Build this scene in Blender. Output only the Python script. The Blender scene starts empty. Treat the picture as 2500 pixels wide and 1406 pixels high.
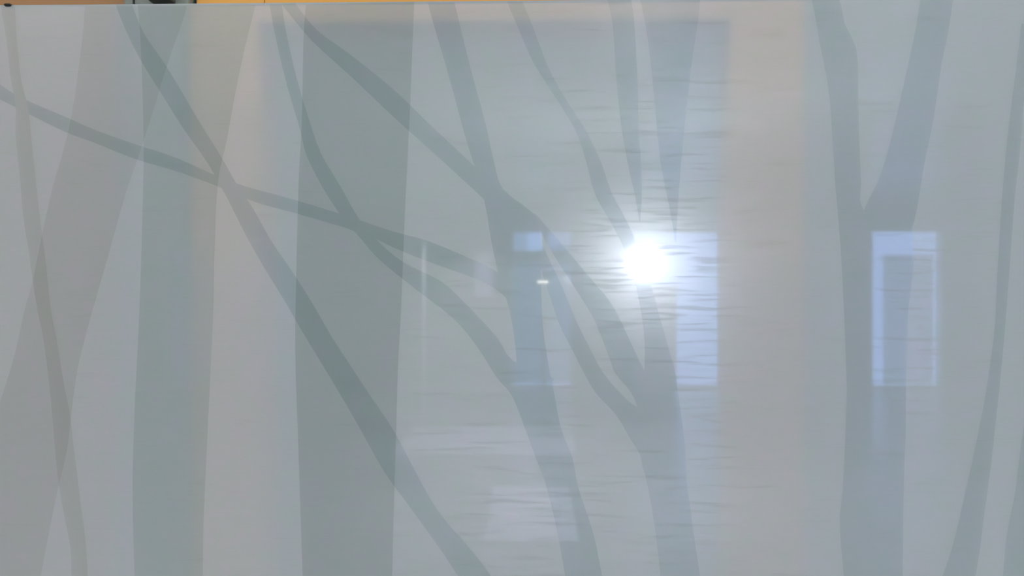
import bpy, bmesh, math
from mathutils import Vector, Matrix
from mathutils.geometry import delaunay_2d_cdt

S = bpy.context.scene
C = S.collection
# ---------------------------------------------------------------- camera
W, H = 2500, 1406
CAM_D, CAM_Z, YAW, LENS = 0.80, 1.50, 1.43, 28.0
F = LENS / 36.0 * W
cd = bpy.data.cameras.new('camera')
cd.lens = LENS; cd.sensor_width = 36; cd.clip_start = 0.02
cam = bpy.data.objects.new('camera', cd); C.objects.link(cam)
cam.location = (0, -CAM_D, CAM_Z)
cam.rotation_euler = (math.radians(90), 0, math.radians(YAW))
S.camera = cam
# ---------------------------------------------------------------- world, exposure
wd = bpy.data.worlds.new('world'); S.world = wd; wd.use_nodes = True
bg = wd.node_tree.nodes['Background']
bg.inputs[0].default_value = (0.33, 0.48, 1.0, 1); bg.inputs[1].default_value = 9.5
vs = S.view_settings
vs.view_transform = 'Standard'; vs.look = 'None'; vs.exposure = -0.53; vs.gamma = 1.0
vs.use_curve_mapping = False
S.cycles.transparent_max_bounces = 24
S.cycles.max_bounces = 10
S.cycles.use_denoising = True

def area(name, loc, sx, sy, power, col, rot=(0, 0, 0)):
    l = bpy.data.lights.new(name, 'AREA'); l.shape = 'RECTANGLE'; l.size = sx; l.size_y = sy
    l.energy = power; l.color = col
    o = bpy.data.objects.new(name, l); C.objects.link(o); o.location = loc
    o.rotation_euler = rot
    return o
# unseen fill lights added under the ceiling, before the panel and behind it
CEIL = 2.75
area('hall_fill', (-1.5, -1.75, CEIL - 0.06), 1.6, 0.4, 42, (1.0, 0.985, 0.92))
area('hall_fill', (1.5, -1.75, CEIL - 0.06), 1.6, 0.4, 27.5, (0.98, 1.0, 0.95))
area('bay_fill', (-0.35, 0.22, CEIL - 0.06), 2.2, 0.12, 29, (1.0, 0.93, 0.82))
area('bay_fill', (0.0, 1.7, CEIL - 0.06), 2.0, 0.8, 15, (0.95, 1.0, 1.0))

def spot(loc, power, deg, tilt=0.0):  # unseen spots added to brighten the reflected slabs, board and post
    l = bpy.data.lights.new('hall_fill_spot', 'SPOT'); l.energy = power; l.spot_size = math.radians(deg)
    l.spot_blend = 0.6; l.shadow_soft_size = 0.05; l.color = (0.95, 0.92, 1.0)
    o = bpy.data.objects.new('hall_fill_spot', l); C.objects.link(o); o.location = loc; o.rotation_euler = (math.radians(-tilt), 0, 0)
spot((0.0, -7.1, CEIL - .03), 560, 75)
spot((-0.75, -9.2, CEIL - .03), 700, 50, 48)
spot((1.9, -9.3, CEIL - .03), 260, 45, 40)
spot((-1.25, -7.5, CEIL - .03), 500, 50, 35)
spot((0.1, -4.6, CEIL - .03), 420, 60)

# ---------------------------------------------------------------- pixels to places
RZ = Matrix.Rotation(math.radians(YAW), 3, 'Z')
def ray(px, py):
    d = RZ @ Vector(((px - W / 2) / F, 1.0, (H / 2 - py) / F))
    return d
def at(px, py, y):          # point on the plane y behind the panel (or on it)
    d = ray(px, py); t = (y + CAM_D) / d.y
    return Vector((d.x * t, y, CAM_Z + d.z * t))
def mir(px, py, y):         # point in the hall at depth -y whose reflection falls there
    p = at(px, py, y); return Vector((p.x, -y, p.z))

# ---------------------------------------------------------------- materials
def mat(name):
    m = bpy.data.materials.new(name); m.use_nodes = True
    nt = m.node_tree; nt.nodes.clear()
    out = nt.nodes.new('ShaderNodeOutputMaterial')
    return m, nt, out
def N(nt, t, **k):
    n = nt.nodes.new(t)
    for a, v in k.items():
        if a.startswith('i_'): n.inputs[a[2:].replace('_', ' ')].default_value = v
        else: setattr(n, a, v)
    return n
def paint(name, col, rough=0.5, spec=0.4, var=0.05, scale=6.0, metal=0.0):
    m, nt, out = mat(name)
    p = N(nt, 'ShaderNodeBsdfPrincipled')
    p.inputs['Roughness'].default_value = rough
    p.inputs['Metallic'].default_value = metal
    p.inputs['Specular IOR Level'].default_value = spec
    tc = N(nt, 'ShaderNodeTexCoord'); no = N(nt, 'ShaderNodeTexNoise')
    no.inputs['Scale'].default_value = scale; no.inputs['Detail'].default_value = 4
    nt.links.new(tc.outputs['Object'], no.inputs['Vector'])
    mx = N(nt, 'ShaderNodeMix', data_type='RGBA')
    mx.inputs[6].default_value = tuple(c * (1 - var) for c in col) + (1,)
    mx.inputs[7].default_value = tuple(min(1, c * (1 + var)) for c in col) + (1,)
    nt.links.new(no.outputs['Fac'], mx.inputs[0])
    nt.links.new(mx.outputs[2], p.inputs['Base Color'])
    nt.links.new(p.outputs[0], out.inputs[0])
    return m
def emit(name, col, s):
    m, nt, out = mat(name)
    e = N(nt, 'ShaderNodeEmission'); e.inputs[0].default_value = col + (1,); e.inputs[1].default_value = s
    nt.links.new(e.outputs[0], out.inputs[0]); return m

M = {}
M['orange'] = paint('orange_varnished_wood', (0.58, 0.30, 0.065), 0.45, 0.3, 0.10, 3)
M['brown'] = paint('brown_board', (0.28, 0.155, 0.072), 0.6, 0.3, 0.10, 5)
M['grey_metal'] = paint('grey_metal_paint', (0.17, 0.20, 0.185), 0.5, 0.3, 0.08, 8)
M['mid_metal'] = paint('worn_dark_grey_metal', (0.07, 0.08, 0.07), 0.5, 0.3, 0.1, 10)
M['dark_metal'] = paint('dark_metal', (0.015, 0.017, 0.015), 0.5, 0.3, 0.1, 10)
M['bay_wall'] = paint('grey_green_wall_paint', (0.22, 0.40, 0.31), 0.8, 0.2, 0.06, 1.5)
M['slate'] = paint('slate_grey_wall_paint', (0.24, 0.32, 0.30), 0.8, 0.2, 0.06, 1.5)
M['hall_wall'] = paint('hall_wall_paint', (0.34, 0.37, 0.34), 0.75, 0.3, 0.05, 1.0)
M['ceiling'] = paint('ceiling_gloss_panels', (0.50, 0.52, 0.50), 0.28, 0.6, 0.04, 1.0)
M['floor'] = paint('polished_floor', (0.37, 0.38, 0.39), 0.25, 0.6, 0.08, 1.2)
M['white'] = paint('white_paint', (0.72, 0.72, 0.78), 0.4, 0.4, 0.03, 4)
M['pale'] = paint('pale_lilac_laminate', (0.78, 0.72, 0.90), 0.4, 0.4, 0.03, 4)
M['frame'] = paint('door_frame_enamel', (0.55, 0.62, 0.75), 0.4, 0.5, 0.03, 4)
M['block'] = paint('mauve_grey_enamel', (0.62, 0.52, 0.62), 0.5, 0.4, 0.05, 4)
M['lamp_glow'] = emit('lamp_glow', (0.82, 0.87, 1.0), 750.0)
M['tube_glow'] = emit('tube_glow', (1.0, 0.96, 0.85), 38.0)
M['edge'] = paint('pane_edge', (0.50, 0.54, 0.52), 0.35, 0.5, 0.02, 30)

def film(name, tint):
    """tinted see-through film: both faces together let `tint` of the light pass"""
    m, nt, out = mat(name)
    t = N(nt, 'ShaderNodeBsdfTransparent')
    t.inputs[0].default_value = tuple(c ** 0.5 for c in tint) + (1,)
    g = N(nt, 'ShaderNodeBsdfGlossy'); g.inputs['Roughness'].default_value = 0.035
    mx = N(nt, 'ShaderNodeMixShader'); mx.inputs[0].default_value = 0.014
    nt.links.new(t.outputs[0], mx.inputs[1]); nt.links.new(g.outputs[0], mx.inputs[2])
    nt.links.new(mx.outputs[0], out.inputs[0])
    return m
M['branch_film'] = film('smoked_film', (0.895, 0.925, 0.93))
M['thin_branch_film'] = film('thin_smoked_film', (0.955, 0.957, 0.94))
M['thin_trunk_film'] = film('thin_pale_film', (0.962, 0.96, 0.95))
M['mid_trunk_film'] = film('mid_pale_film', (0.92, 0.945, 0.93))
M['soft_branch_film'] = film('soft_smoked_film', (0.920, 0.940, 0.945))
M['trunk_film'] = film('pale_smoked_film', (0.900, 0.915, 0.905))

def clear_glass(name, tint, gloss=0.06):
    m, nt, out = mat(name)
    t = N(nt, 'ShaderNodeBsdfTransparent'); t.inputs[0].default_value = tint + (1,)
    g = N(nt, 'ShaderNodeBsdfGlossy'); g.inputs['Roughness'].default_value = 0.02
    mx = N(nt, 'ShaderNodeMixShader'); mx.inputs[0].default_value = gloss
    nt.links.new(t.outputs[0], mx.inputs[1]); nt.links.new(g.outputs[0], mx.inputs[2])
    nt.links.new(mx.outputs[0], out.inputs[0]); return m
M['glass_bright'] = clear_glass('clear_glass', (0.93, 0.95, 0.97))
M['glass_dim'] = clear_glass('dark_tinted_glass', (0.24, 0.24, 0.25))  # tint set low so little daylight comes through
M['glass_mid'] = clear_glass('grey_tinted_glass', (0.56, 0.56, 0.58))  # greyer tint for the middle pane of the right door
M['glass_door'] = clear_glass('door_glass', (0.50, 0.52, 0.50))
M['glass_transom'] = clear_glass('transom_glass', (0.68, 0.68, 0.72))
M['pane_back'] = film('pane_back_face', (0.98, 0.99, 0.985))

def frosted():
    m, nt, out = mat('frosted_glass')
    L = nt.links.new
    tc = N(nt, 'ShaderNodeTexCoord')
    # horizontal hairline scratches and smears
    mp = N(nt, 'ShaderNodeMapping'); mp.inputs['Scale'].default_value = (19.0, 1.0, 230.0)
    L(tc.outputs['Object'], mp.inputs[0])
    sc = N(nt, 'ShaderNodeTexNoise'); sc.inputs['Scale'].default_value = 1.0; sc.inputs['Detail'].default_value = 6
    sc.inputs['Distortion'].default_value = 0.5
    L(mp.outputs[0], sc.inputs['Vector'])
    ramp = N(nt, 'ShaderNodeMapRange'); ramp.inputs[1].default_value = 0.36; ramp.inputs[2].default_value = 0.50
    ramp.inputs[3].default_value = 0.60; ramp.inputs[4].default_value = 1.0
    L(sc.outputs['Fac'], ramp.inputs[0])
    # fine grain of the frosting
    gr = N(nt, 'ShaderNodeTexNoise'); gr.inputs['Scale'].default_value = 38; gr.inputs['Detail'].default_value = 9; gr.inputs['Roughness'].default_value = 0.75
    L(tc.outputs['Object'], gr.inputs['Vector'])
    gm = N(nt, 'ShaderNodeMix', data_type='RGBA')
    gm.inputs[6].default_value = (0.590, 0.660, 0.610, 1); gm.inputs[7].default_value = (0.645, 0.643, 0.665, 1)
    gk = N(nt, 'ShaderNodeMapRange'); gk.inputs[1].default_value = 0.36; gk.inputs[2].default_value = 0.64
    L(gr.outputs['Fac'], gk.inputs[0]); L(gk.outputs[0], gm.inputs[0])
    dr = N(nt, 'ShaderNodeMapRange'); dr.inputs[1].default_value = 0.33; dr.inputs[2].default_value = 0.46
    dr.inputs[3].default_value = 0.92; dr.inputs[4].default_value = 1.0
    L(sc.outputs['Fac'], dr.inputs[0])
    vm = N(nt, 'ShaderNodeVectorMath', operation='SCALE'); L(gm.outputs[2], vm.inputs[0]); L(dr.outputs[0], vm.inputs['Scale'])
    dif = N(nt, 'ShaderNodeBsdfDiffuse'); L(vm.outputs[0], dif.inputs[0])
    ref = N(nt, 'ShaderNodeBsdfRefraction'); ref.inputs['IOR'].default_value = 1.05
    ref.inputs['Roughness'].default_value = 0.50; ref.inputs[0].default_value = (0.95, 0.97, 0.97, 1)
    body = N(nt, 'ShaderNodeMixShader'); body.inputs[0].default_value = 0.23
    L(dif.outputs[0], body.inputs[1]); L(ref.outputs[0], body.inputs[2])
    # hazy coat lobe, broken by the scratches
    hz = N(nt, 'ShaderNodeBsdfGlossy'); hz.inputs['Roughness'].default_value = 0.20
    hz2 = N(nt, 'ShaderNodeMath', operation='MULTIPLY'); hz2.inputs[1].default_value = 0.035
    L(ramp.outputs[0], hz2.inputs[0])
    m1 = N(nt, 'ShaderNodeMixShader')
    L(hz2.outputs[0], m1.inputs[0]); L(body.outputs[0], m1.inputs[1]); L(hz.outputs[0], m1.inputs[2])
    # clear mirror lobe
    gl = N(nt, 'ShaderNodeBsdfGlossy'); gl.inputs['Roughness'].default_value = 0.03
    fr = N(nt, 'ShaderNodeMath', operation='MULTIPLY'); fr.inputs[1].default_value = 0.060
    L(ramp.outputs[0], fr.inputs[0])
    m2 = N(nt, 'ShaderNodeMixShader')
    L(fr.outputs[0], m2.inputs[0]); L(m1.outputs[0], m2.inputs[1]); L(gl.outputs[0], m2.inputs[2])
    L(m2.outputs[0], out.inputs[0])
    return m
M['frosted'] = frosted()

# ---------------------------------------------------------------- mesh helpers
def obj(name, bm, m, parent=None, mats=None, bevel=0.0):
    me = bpy.data.meshes.new(name)
    bmesh.ops.recalc_face_normals(bm, faces=bm.faces)
    bm.to_mesh(me); bm.free()
    for x in (mats or [m]): me.materials.append(x)
    o = bpy.data.objects.new(name, me); C.objects.link(o)
    if bevel:
        b = o.modifiers.new('bevel', 'BEVEL'); b.width = bevel; b.segments = 2; b.limit_method = 'ANGLE'
    if parent: o.parent = parent; o.matrix_parent_inverse = parent.matrix_world.inverted()
    return o
def box(bm, a, b):
    a, b = Vector(a), Vector(b)
    lo = Vector([min(a[i], b[i]) for i in range(3)]); hi = Vector([max(a[i], b[i]) for i in range(3)])
    v = [bm.verts.new((x, y, z)) for x in (lo.x, hi.x) for y in (lo.y, hi.y) for z in (lo.z, hi.z)]
    for f in ((0, 1, 3, 2), (4, 6, 7, 5), (0, 4, 5, 1), (2, 3, 7, 6), (0, 2, 6, 4), (1, 5, 7, 3)):
        bm.faces.new([v[i] for i in f])
def boxes(*ab):
    bm = bmesh.new()
    for a, b in ab: box(bm, a, b)
    return bm
def cyl(bm, p, q, r, seg=24, r2=None):
    p, q = Vector(p), Vector(q); d = q - p
    mtx = Matrix.Translation((p + q) / 2) @ d.to_track_quat('Z', 'Y').to_matrix().to_4x4()
    bmesh.ops.create_cone(bm, cap_ends=True, segments=seg, radius1=r, radius2=r if r2 is None else r2,
                          depth=d.length, matrix=mtx)
def tag(o, label, cat, group=None):
    o['label'] = label; o['category'] = cat
    if group: o['group'] = group
    return o
def struct(name, bm, m, parent=None, **k):
    o = obj(name, bm, m, parent, **k)
    if parent is None: o['kind'] = 'structure'
    return o
def empty(name, loc):
    e = bpy.data.objects.new(name, None); C.objects.link(e); e.location = loc
    bpy.context.view_layer.update()
    return e

# ================================================================ the hall (seen in the panel's reflection)
HY = 11.2                       # far wall of the hall, in front of the panel
XL, XR, BACK = -8.5, 9.5, 2.6
struct('floor', boxes(((XL, -HY - .3, -0.1), (XR, BACK + .2, 0))), M['floor'])
struct('ceiling', boxes(((XL, -HY - .3, CEIL), (XR, BACK + .2, CEIL + .1))), M['ceiling'])
struct('wall_left', boxes(((XL - .2, -HY - .3, 0), (XL, BACK + .2, CEIL))), M['hall_wall'])
struct('wall_right', boxes(((XR, -HY - .3, 0), (XR + .2, BACK + .2, CEIL))), M['hall_wall'])

def hx(px): return mir(px, 703, HY).x
def hz(py): return mir(1250, py, HY).z
TOP, BOT = hz(562), max(0.0, hz(918))
# openings: (left px, right px, top py)
ops = [(400, 520, 575), (560, 722, 548), (1247, 1400, 560), (1545, 1760, 562), (2125, 2306, 560)]
cuts = [(hx(a), hx(b), hz(t)) for a, b, t in ops]
segs = []
x = XL
for a, b, t in cuts:
    segs.append(((x, -HY, 0), (a, -HY - .25, CEIL))); segs.append(((a, -HY, t), (b, -HY - .25, CEIL))); x = b
segs.append(((x, -HY, 0), (XR, -HY - .25, CEIL)))
struct('wall_front', boxes(*segs), M['hall_wall'])

def frame_bars(a, b, z0, z1, w=0.05, extra=(), y=-HY - .02):
    bm = boxes(((a, y, z0), (a + w, y - .08, z1)), ((b - w, y, z0), (b, y - .08, z1)),
               ((a + w, y, z1 - w), (b - w, y - .08, z1)), ((a + w, y, z0), (b - w, y - .08, z0 + w)))
    for e in extra: box(bm, *e)
    return bm
def glazed(name, a, b, z1, panes, bars=()):
    """an opening with frame and panes; panes: (x0,x1,z0,z1,material)"""
    fr = struct(name, frame_bars(a, b, 0.0, z1, 0.04, bars), M['frame'], bevel=0.004)
    for (x0, x1, z0, z2, m) in panes:
        obj('pane', boxes(((x0, -HY - .055, z0), (x1, -HY - .063, z2))), m, fr)
    return fr
a, b, t = cuts[0]
glazed('window_1', a, b, t, [(a, b, 0, t, M['glass_dim'])])
a, b, t = cuts[1]
glazed('window_2', a, b, t, [(a, b, 0, hz(585), M['glass_dim']), (a, b, hz(585), t, M['glass_dim'])],
       [((a, -HY - .02, hz(590)), (b, -HY - .1, hz(581)))])
# double door with a transom above
a, b, t = cuts[2]
zt0, zt1, xm = hz(612), hz(640), hx(1328)
d = glazed('door_1', a, b, t,
           [(a, hx(1288), zt0, t, M['glass_transom']), (hx(1288), hx(1324), zt0, t, M['glass_bright']),
            (hx(1338), b, zt0, t, M['glass_transom']),
            (a, xm, 0.06, zt1, M['glass_door']), (xm, b, 0.06, zt1, M['glass_door'])],
           [((a, -HY - .02, zt1), (b, -HY - .1, zt0)), ((hx(1324), -HY - .02, zt0), (hx(1338), -HY - .1, t)),
            ((xm - .03, -HY - .02, 0), (xm + .03, -HY - .1, zt1))])
h = bmesh.new(); cyl(h, (xm + .08, -HY + .05, .9), (xm + .08, -HY + .05, 1.35), .014, 12)
cyl(h, (xm + .08, -HY + .05, .95), (xm + .08, -HY - .03, .95), .010, 8)
cyl(h, (xm + .08, -HY + .05, 1.3), (xm + .08, -HY - .03, 1.3), .010, 8)
obj('door_handle', h, M['grey_metal'], d)
a, b, t = cuts[3]
glazed('window_3', a, b, t, [(a, b, 0.0, t, M['glass_bright'])])
a, b, t = cuts[4]
z6 = hz(622)
glazed('door_2', a, b, t, [(a, b, z6, t, M['glass_bright']), (a, hx(2160), 0.05, z6, M['glass_bright']),
                           (hx(2160), hx(2282), 0.05, z6, M['glass_mid']), (hx(2282), b, 0.05, z6, M['glass_bright'])])

# kiosk stands for an unclear shape before the right shop window
KY = 10.6
ka, kb, kt = mir(1556, 703, KY).x, mir(1652, 703, KY).x, mir(1250, 696, KY).z
k = empty('upright_block', ((ka + kb) / 2, -KY, 0))
tag(k, 'mauve grey upright kiosk reflected below the white glare, before the bright window', 'block')
obj('cabinet', boxes(((ka, -KY, 0.08), (kb, -KY - .3, kt - .03))), M['block'], k, bevel=.01)
obj('plinth', boxes(((ka + .03, -KY - .03, 0), (kb - .03, -KY - .27, .08))), M['white'], k)
obj('top_panel', boxes(((ka - .03, -KY + .02, kt - .03), (kb + .03, -KY - .32, kt))), M['white'], k)

# pale poster board with a header strip above, between the white post and the double door
PY = 10.9
pa, pb = mir(1155, 703, PY).x, mir(1202, 703, PY).x
p = empty('wall_poster', ((pa + pb) / 2, -PY, 1.2))
tag(p, 'pale lilac tall poster board reflected left of the double door', 'poster')
obj('board', boxes(((pa, -HY + .002, mir(0, 727, PY).z), (pb, -HY + .05, mir(0, 605, PY).z))), M['pale'], p, bevel=.006)
obj('header_strip', boxes(((pa, -HY + .002, mir(0, 572, PY).z), (pb, -HY + .05, mir(0, 553, PY).z))), M['pale'], p, bevel=.006)

# slim white post
QY = 1.5 / ((1012 - 703) / F) - CAM_D
q = mir(1035, 703, QY)
bm = bmesh.new(); cyl(bm, (q.x, -QY, 0.02), (q.x, -QY, mir(0, 572, QY).z), .026, 20)
pr = empty('white_post', (q.x, -QY, 0))
tag(pr, 'slim white post reflected as a thin pale vertical line left of centre', 'post')
obj('shaft', bm, M['white'], pr)
bm = bmesh.new(); cyl(bm, (q.x, -QY, 0), (q.x, -QY, .02), .09, 24); obj('base_plate', bm, M['white'], pr)

# round lamp: hangs in the hall, its mirror image is the white glare
GY = 5.2
g = mir(1570, 640, GY)
lp = empty('globe_lamp', (g.x, g.y, CEIL))
tag(lp, 'glaring bluish white round lamp reflected right of centre', 'lamp')
bm = bmesh.new(); bmesh.ops.create_uvsphere(bm, u_segments=32, v_segments=20, radius=.110, matrix=Matrix.Translation(g))
for f in bm.faces: f.smooth = True
obj('globe', bm, M['lamp_glow'], lp)
bm = bmesh.new(); cyl(bm, g + Vector((0, 0, .10)), g + Vector((0, 0, .17)), .03, 20, .02)
obj('lamp_holder', bm, M['grey_metal'], lp)
bm = bmesh.new(); cyl(bm, g + Vector((0, 0, .17)), (g.x, g.y, CEIL), .004, 8); obj('cord', bm, M['grey_metal'], lp)
bm = bmesh.new(); cyl(bm, (g.x, g.y, CEIL - .03), (g.x, g.y, CEIL), .05, 24); obj('ceiling_rose', bm, M['white'], lp)

# small tube lamp over the door (tiny bright dash)
q = mir(1325, 688, 8.0)
tl = empty('tube_lamp', (q.x, -8.0, q.z))
tag(tl, 'tiny lit tube lamp reflected as a white dash before the double door', 'lamp')
bm = bmesh.new(); cyl(bm, q - Vector((.055, 0, 0)), q + Vector((.055, 0, 0)), .006, 12); obj('tube', bm, M['tube_glow'], tl)
obj('housing', boxes((q + Vector((-.065, -.012, -.016)), q + Vector((.065, -.035, .012)))), M['white'], tl)
bm = bmesh.new(); cyl(bm, (q.x, -8.03, 0.015), (q.x, -8.03, q.z - .014), .011, 12); obj('stand', bm, M['grey_metal'], tl)
bm = bmesh.new(); cyl(bm, (q.x, -8.03, 0), (q.x, -8.03, 0.015), .11, 24); obj('foot', bm, M['grey_metal'], tl)

# pale slabs added on the hall floor to imitate lilac light patches
def patch_on_floor(x0, x1, y0, y1, label):
    ya = 1.5 / ((y0 - 703) / F) - CAM_D; yb = 1.5 / ((y1 - 703) / F) - CAM_D
    ym = (ya + yb) / 2
    a, b = mir(x0, 703, ym).x, mir(x1, 703, ym).x
    o = obj('light_patch', boxes(((a, -ya, 0.0), (b, -yb, 0.012))), M['pale'], bevel=.004)
    tag(o, label, 'mat', 'slabs added as light patches on the hall floor')
patch_on_floor(985, 1400, 1045, 1112, 'wide pale lilac slab added as a light patch, the farther of the two')
patch_on_floor(1195, 1400, 1190, 1325, 'short pale lilac slab added as a light patch, the nearer of the two')

# ================================================================ behind the panel
FY = 0.50
def bx(px): return at(px, 703, FY).x
def bz(py): return at(1250, py, FY).z
# orange timber frame: two posts and a head rail in one portal
fr = empty('timber_frame', (bx(1250), FY, 0))
tag(fr, 'orange varnished timber door frame standing behind the frosted panel', 'door frame')
zr = bz(64)
obj('post', boxes(((bx(478), FY, 0), (bx(645), FY + .10, CEIL - .3))), M['orange'], fr, bevel=.003)
obj('post', boxes(((bx(1775), FY, 0), (bx(1950), FY + .10, CEIL - .3))), M['orange'], fr, bevel=.003)
obj('head_rail', boxes(((bx(645), FY, zr), (bx(1775), FY + .10, CEIL - .3))), M['orange'], fr, bevel=.003)
# grey metal column beside it with a latch box
co = empty('metal_column', (bx(390), FY, 0))
tag(co, 'grey metal column left of the orange frame with a black latch', 'column')
obj('shaft', boxes(((bx(312), FY - .015, 0), (bx(470), FY + .08, CEIL - .3))), M['grey_metal'], co, bevel=.004)
obj('groove', boxes(((bx(337), FY - .018, 0.3), (bx(340), FY - .015, CEIL - .5))), M['dark_metal'], co)
bm = boxes(((bx(385), FY - .045, bz(12)), (bx(440), FY - .015, bz(-40))))
obj('latch', bm, M['mid_metal'], co, bevel=.003)
bm = bmesh.new(); cyl(bm, (bx(425), FY - .065, bz(2)), (bx(425), FY - .045, bz(2)), .008, 20)
obj('keyhole_knob', bm, M['dark_metal'], co)
# walls behind
struct('wall_back', boxes(((XL, BACK, 0), (XR, BACK + .2, CEIL))), M['bay_wall'])
struct('trim_1', boxes(((bx(-900), FY + .01, 0), (bx(310), FY + .09, CEIL - .3))), M['brown'])
struct('trim_2', boxes(((bx(1952), FY + .02, 0), (bx(3600), FY + .09, CEIL - .3))), M['slate'])

# ================================================================ the frosted panel
pz = at(0, 13, 0).z
pl = at(-500, 703, 0).x; prr = at(3100, 703, 0).x
panel = empty('frosted_glass_panel', (0, 0, 0))
tag(panel, 'large frosted glass partition panel with smoky tree branch pattern filling the view', 'glass panel')
TH = 0.008
bm = bmesh.new(); box(bm, (pl, 0, 0.0), (prr, TH, pz))
bm.faces.ensure_lookup_table()
bmesh.ops.recalc_face_normals(bm, faces=bm.faces)
for f in bm.faces:
    n = f.normal
    f.material_index = 0 if n.y < -.5 else (1 if n.y > .5 else 2)
me = bpy.data.meshes.new('pane'); bm.to_mesh(me); bm.free()
for x in ('frosted', 'pane_back', 'edge'): me.materials.append(M[x])
pane = bpy.data.objects.new('pane', me); C.objects.link(pane); pane.parent = panel
# small dark clip at the top left
cx = at(20, 13, 0)
bm = boxes(((cx.x - .0035, -.0025, cx.z - .0012), (cx.x + .0035, TH + .003, cx.z + .0016)))
obj('clip', bm, M['dark_metal'], panel, bevel=.0015)

def solid(name, pts_tris, y0, th, m):
    """thin film from 2D faces (lists of xz points)"""
    verts, faces = pts_tris
    bm = bmesh.new()
    fv = [bm.verts.new((v[0], y0, v[1])) for v in verts]
    fs = [bm.faces.new([fv[i] for i in f]) for f in faces]
    r = bmesh.ops.extrude_face_region(bm, geom=fs)
    nv = [e for e in r['geom'] if isinstance(e, bmesh.types.BMVert)]
    bmesh.ops.translate(bm, verts=nv, vec=(0, -th, 0))
    # the side walls (0.1 mm) are dropped so that film edges stay clean
    bmesh.ops.recalc_face_normals(bm, faces=bm.faces)
    return obj(name, bm, m, panel)
def smooth(pts, n=6):
    """Catmull-Rom through the traced points"""
    out = []
    P = [pts[0]] + list(pts) + [pts[-1]]
    for i in range(1, len(P) - 2):
        p0, p1, p2, p3 = P[i - 1], P[i], P[i + 1], P[i + 2]
        for s in range(n):
            t = s / n
            out.append(tuple(0.5 * (2 * p1[k] + (p2[k] - p0[k]) * t + (2 * p0[k] - 5 * p1[k] + 4 * p2[k] - p3[k]) * t * t
                                    + (-p0[k] + 3 * p1[k] - 3 * p2[k] + p3[k]) * t ** 3) for k in (0, 1)))
    out.append(tuple(pts[-1])); return out
def poly(left, right, sm=3):
    return smooth(left, sm) + smooth(right, sm)[::-1]

TRUNKS = [
 poly([(208,15),(205,60),(195,150),(175,285),(152,380),(130,455),(105,565),(82,680),(60,760),(38,860),(0,985),(-70,1200),(-150,1500)],
      [(456,15),(450,40),(405,170),(375,270),(335,392),(305,480),(270,605),(243,700),(215,800),(190,900),(176,1000),(164,1100),(145,1180),(126,1270),(100,1406),(85,1500)]),
 poly([(338,13),(345,110),(350,250),(352,390),(347,600),(342,750),(335,900),(330,1000),(325,1200),(330,1406),(332,1500)],
      [(625,13),(600,110),(575,230),(553,350),(533,445),(525,600),(522,750),(515,900),(508,1050),(501,1200),(497,1300),(495,1500)]),
 poly([(748,13),(742,100),(738,300),(730,450),(725,650),(722,850),(728,1050),(735,1250),(740,1406),(742,1500)],
      [(1012,6),(1008,100),(1000,300),(990,500),(985,620),(980,750),(972,900),(968,1050),(963,1200),(958,1406),(957,1500)]),
]
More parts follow.
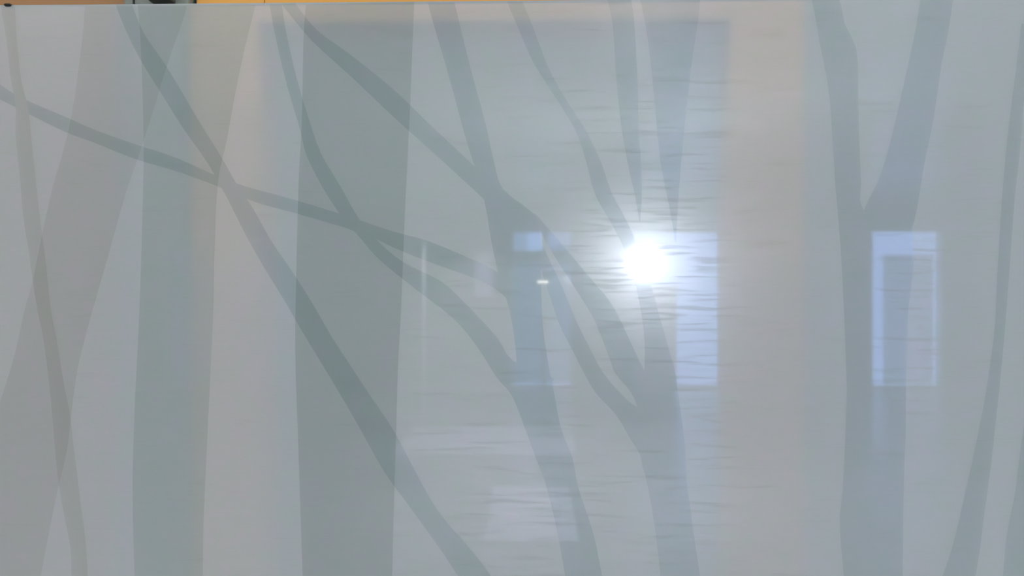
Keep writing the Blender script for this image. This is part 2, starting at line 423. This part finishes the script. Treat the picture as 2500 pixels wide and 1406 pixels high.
BRANCHES = [
 poly([(5,13),(20,100),(28,180),(42,260),(42,330),(52,430),(62,540),(75,620),(92,740),(110,830),(122,920),(132,1020),(140,1120),(150,1200),(163,1270),(176,1340),(178,1406),(180,1500)],
      [(40,13),(45,100),(56,200),(72,262),(80,340),(90,430),(102,540),(115,640),(127,750),(145,850),(160,940),(174,1010),(182,1080),(192,1160),(203,1250),(212,1320),(217,1406),(219,1500)]),
 poly([(-60,165),(0,205),(55,240),(160,285),(240,320),(330,352),(430,385),(520,425),(600,455),(720,488),(850,528),(960,565),(1050,590),(1150,632),(1200,655),(1250,690)],
      [(-60,215),(0,242),(55,270),(160,322),(240,352),(330,388),(430,418),(520,450),(620,492),(720,520),(830,552),(910,580),(970,608),(1050,640),(1150,676),(1210,705),(1250,742)]),
 poly([(285,13),(312,80),(350,155),(400,235),(450,315),(510,400),(560,490),(600,570),(645,650),(700,740),(740,810),(810,925),(883,1050),(939,1150),(1012,1250),(1083,1350),(1120,1406),(1180,1500)],
      [(325,13),(352,80),(400,150),(440,215),(490,300),(540,380),(580,450),(620,510),(665,590),(720,670),(770,750),(810,820),(857,892),(905,965),(962,1050),(1015,1150),(1073,1250),(1159,1350),(1200,1406),(1270,1500)]),
 poly([(660,13),(672,80),(700,200),(735,320),(750,380),(790,460),(840,535),(880,580),(925,632),(1012,703),(1105,775),(1165,845),(1212,920),(1250,965),(1280,1040),(1308,1116),(1335,1190),(1361,1300),(1380,1406),(1395,1500)],
      [(690,13),(700,80),(728,200),(755,290),(785,375),(832,455),(878,535),(925,590),(985,640),(1050,672),(1095,700),(1160,765),(1215,825),(1252,880),(1345,920),(1349,938),(1369,1044),(1397,1116),(1412,1190),(1448,1300),(1470,1406),(1490,1500)]),
 poly([(690,13),(740,75),(780,118),(860,190),(960,285),(1060,375),(1140,448),(1185,490)],
      [(722,10),(775,75),(850,130),(960,218),(1050,305),(1120,370),(1160,408),(1200,440)]),
 poly([(1045,8),(1062,70),(1100,200),(1135,330),(1160,410),(1185,500),(1200,590),(1220,680),(1245,760),(1260,860),(1262,940)],
      [(1110,8),(1125,70),(1155,190),(1185,300),(1205,390),(1228,462),(1300,520),(1318,570),(1320,660),(1324,780),(1334,860),(1346,935)]),
 poly([(1238,6),(1265,70),(1300,150),(1350,230),(1405,320),(1432,400),(1452,475),(1500,560),(1540,650),(1564,760),(1574,860),(1566,960)],
      [(1275,6),(1302,70),(1338,165),(1385,250),(1430,320),(1468,400),(1492,470),(1532,545),(1575,650),(1606,760),(1634,860),(1650,920),(1653,965)]),
 poly([(1482,0),(1495,60),(1505,200),(1515,300),(1532,400),(1550,480),(1560,540)],
      [(1540,0),(1548,60),(1556,200),(1558,300),(1564,400),(1566,480),(1562,540)]),
 poly([(1562,0),(1575,60),(1590,170),(1602,300),(1612,400),(1632,500),(1648,590)],
      [(1708,0),(1702,60),(1684,180),(1668,330),(1660,420),(1654,500),(1650,590)], 2),
 poly([(1575,900),(1568,940),(1556,990),(1562,1110),(1575,1160),(1587,1220),(1600,1300),(1612,1406),(1622,1500)],
      [(1644,900),(1652,940),(1660,1000),(1670,1080),(1675,1170),(1683,1230),(1695,1320),(1708,1406),(1718,1500)], 2),
 poly([(1300,600),(1335,700),(1365,790),(1395,850),(1423,905),(1455,960),(1502,1010),(1538,1070),(1562,1110),(1578,1165)],
      [(1325,600),(1372,700),(1405,780),(1440,850),(1473,911),(1527,972),(1556,993),(1590,1010),(1610,1080),(1620,1160)]),
 poly([(1290,515),(1350,620),(1395,690),(1430,745),(1455,790),(1486,870),(1502,911),(1538,954),(1556,993)],
      [(1310,525),(1400,630),(1450,690),(1488,735),(1518,790),(1560,880),(1590,940),(1600,980),(1605,1010)]),
 poly([(1978,-20),(1998,100),(2018,200),(2028,300),(2037,450),(2050,600),(2060,800),(2065,950),(2062,1050),(2055,1200),(2048,1260),(2052,1340),(2058,1406),(2062,1500)],
      [(2045,-20),(2060,60),(2088,120),(2092,200),(2095,330),(2100,450),(2108,520),(2225,560),(2215,750),(2210,900),(2208,1050),(2203,1200),(2201,1406),(2200,1500)], 2),
 poly([(2246,-20),(2235,60),(2215,155),(2185,290),(2150,420),(2110,505),(2090,560)],
      [(2326,-20),(2312,80),(2296,155),(2276,290),(2250,420),(2228,545),(2180,640)]),
 poly([(2490,60),(2478,160),(2455,350),(2442,500),(2430,700),(2425,800),(2405,950),(2380,1080),(2365,1150),(2340,1260),(2320,1340),(2298,1406),(2275,1500)],
      [(2512,60),(2502,160),(2488,350),(2474,480),(2465,600),(2450,800),(2436,950),(2425,1050),(2415,1140),(2400,1250),(2390,1330),(2378,1406),(2360,1500)]),
 poly([(2510,960),(2490,1080),(2475,1200),(2455,1300),(2445,1406),(2438,1500)],
      [(2560,960),(2545,1080),(2530,1200),(2515,1300),(2505,1406),(2498,1500)]),
]
def to_panel(pts):
    out = []
    for (x, y) in pts:
        v = at(x, y, 0); out.append(Vector((v.x, min(v.z, pz))))
    return out
def partition(polys):
    """cut overlapping outlines so that each face belongs to the first outline covering it"""
    verts, faces = [], []
    for p in polys:
        q = [v for i, v in enumerate(p) if (v - p[i - 1]).length > 1e-6]
        if sum(q[i - 1].x * q[i].y - q[i].x * q[i - 1].y for i in range(len(q))) < 0: q.reverse()
        faces.append(list(range(len(verts), len(verts) + len(q)))); verts += q
    ov, oe, of, _, _, orig = delaunay_2d_cdt(verts, [], faces, 1, 1e-6)
    res = [[] for _ in polys]
    for f, s in zip(of, orig):
        if s: res[min(s)].append(list(f))
    out = []
    for fs in res:
        used = sorted({i for f in fs for i in f}); ix = {v: k for k, v in enumerate(used)}
        out.append(([tuple(ov[i]) for i in used], [[ix[i] for i in f] for f in fs]))
    return out
for i, p in enumerate(TRUNKS):
    solid('trunk_film', partition([to_panel(p)])[0], -0.0004 - i * 0.0006, 0.0002, M[('thin_trunk_film', 'mid_trunk_film', 'trunk_film')[i]])
for i, r in enumerate(partition([to_panel(p) for p in BRANCHES])):
    if r[1]: solid('branch_film', r, -0.0024, 0.0002, M['thin_branch_film' if i == 0 else ('branch_film' if i < 6 else 'soft_branch_film')])
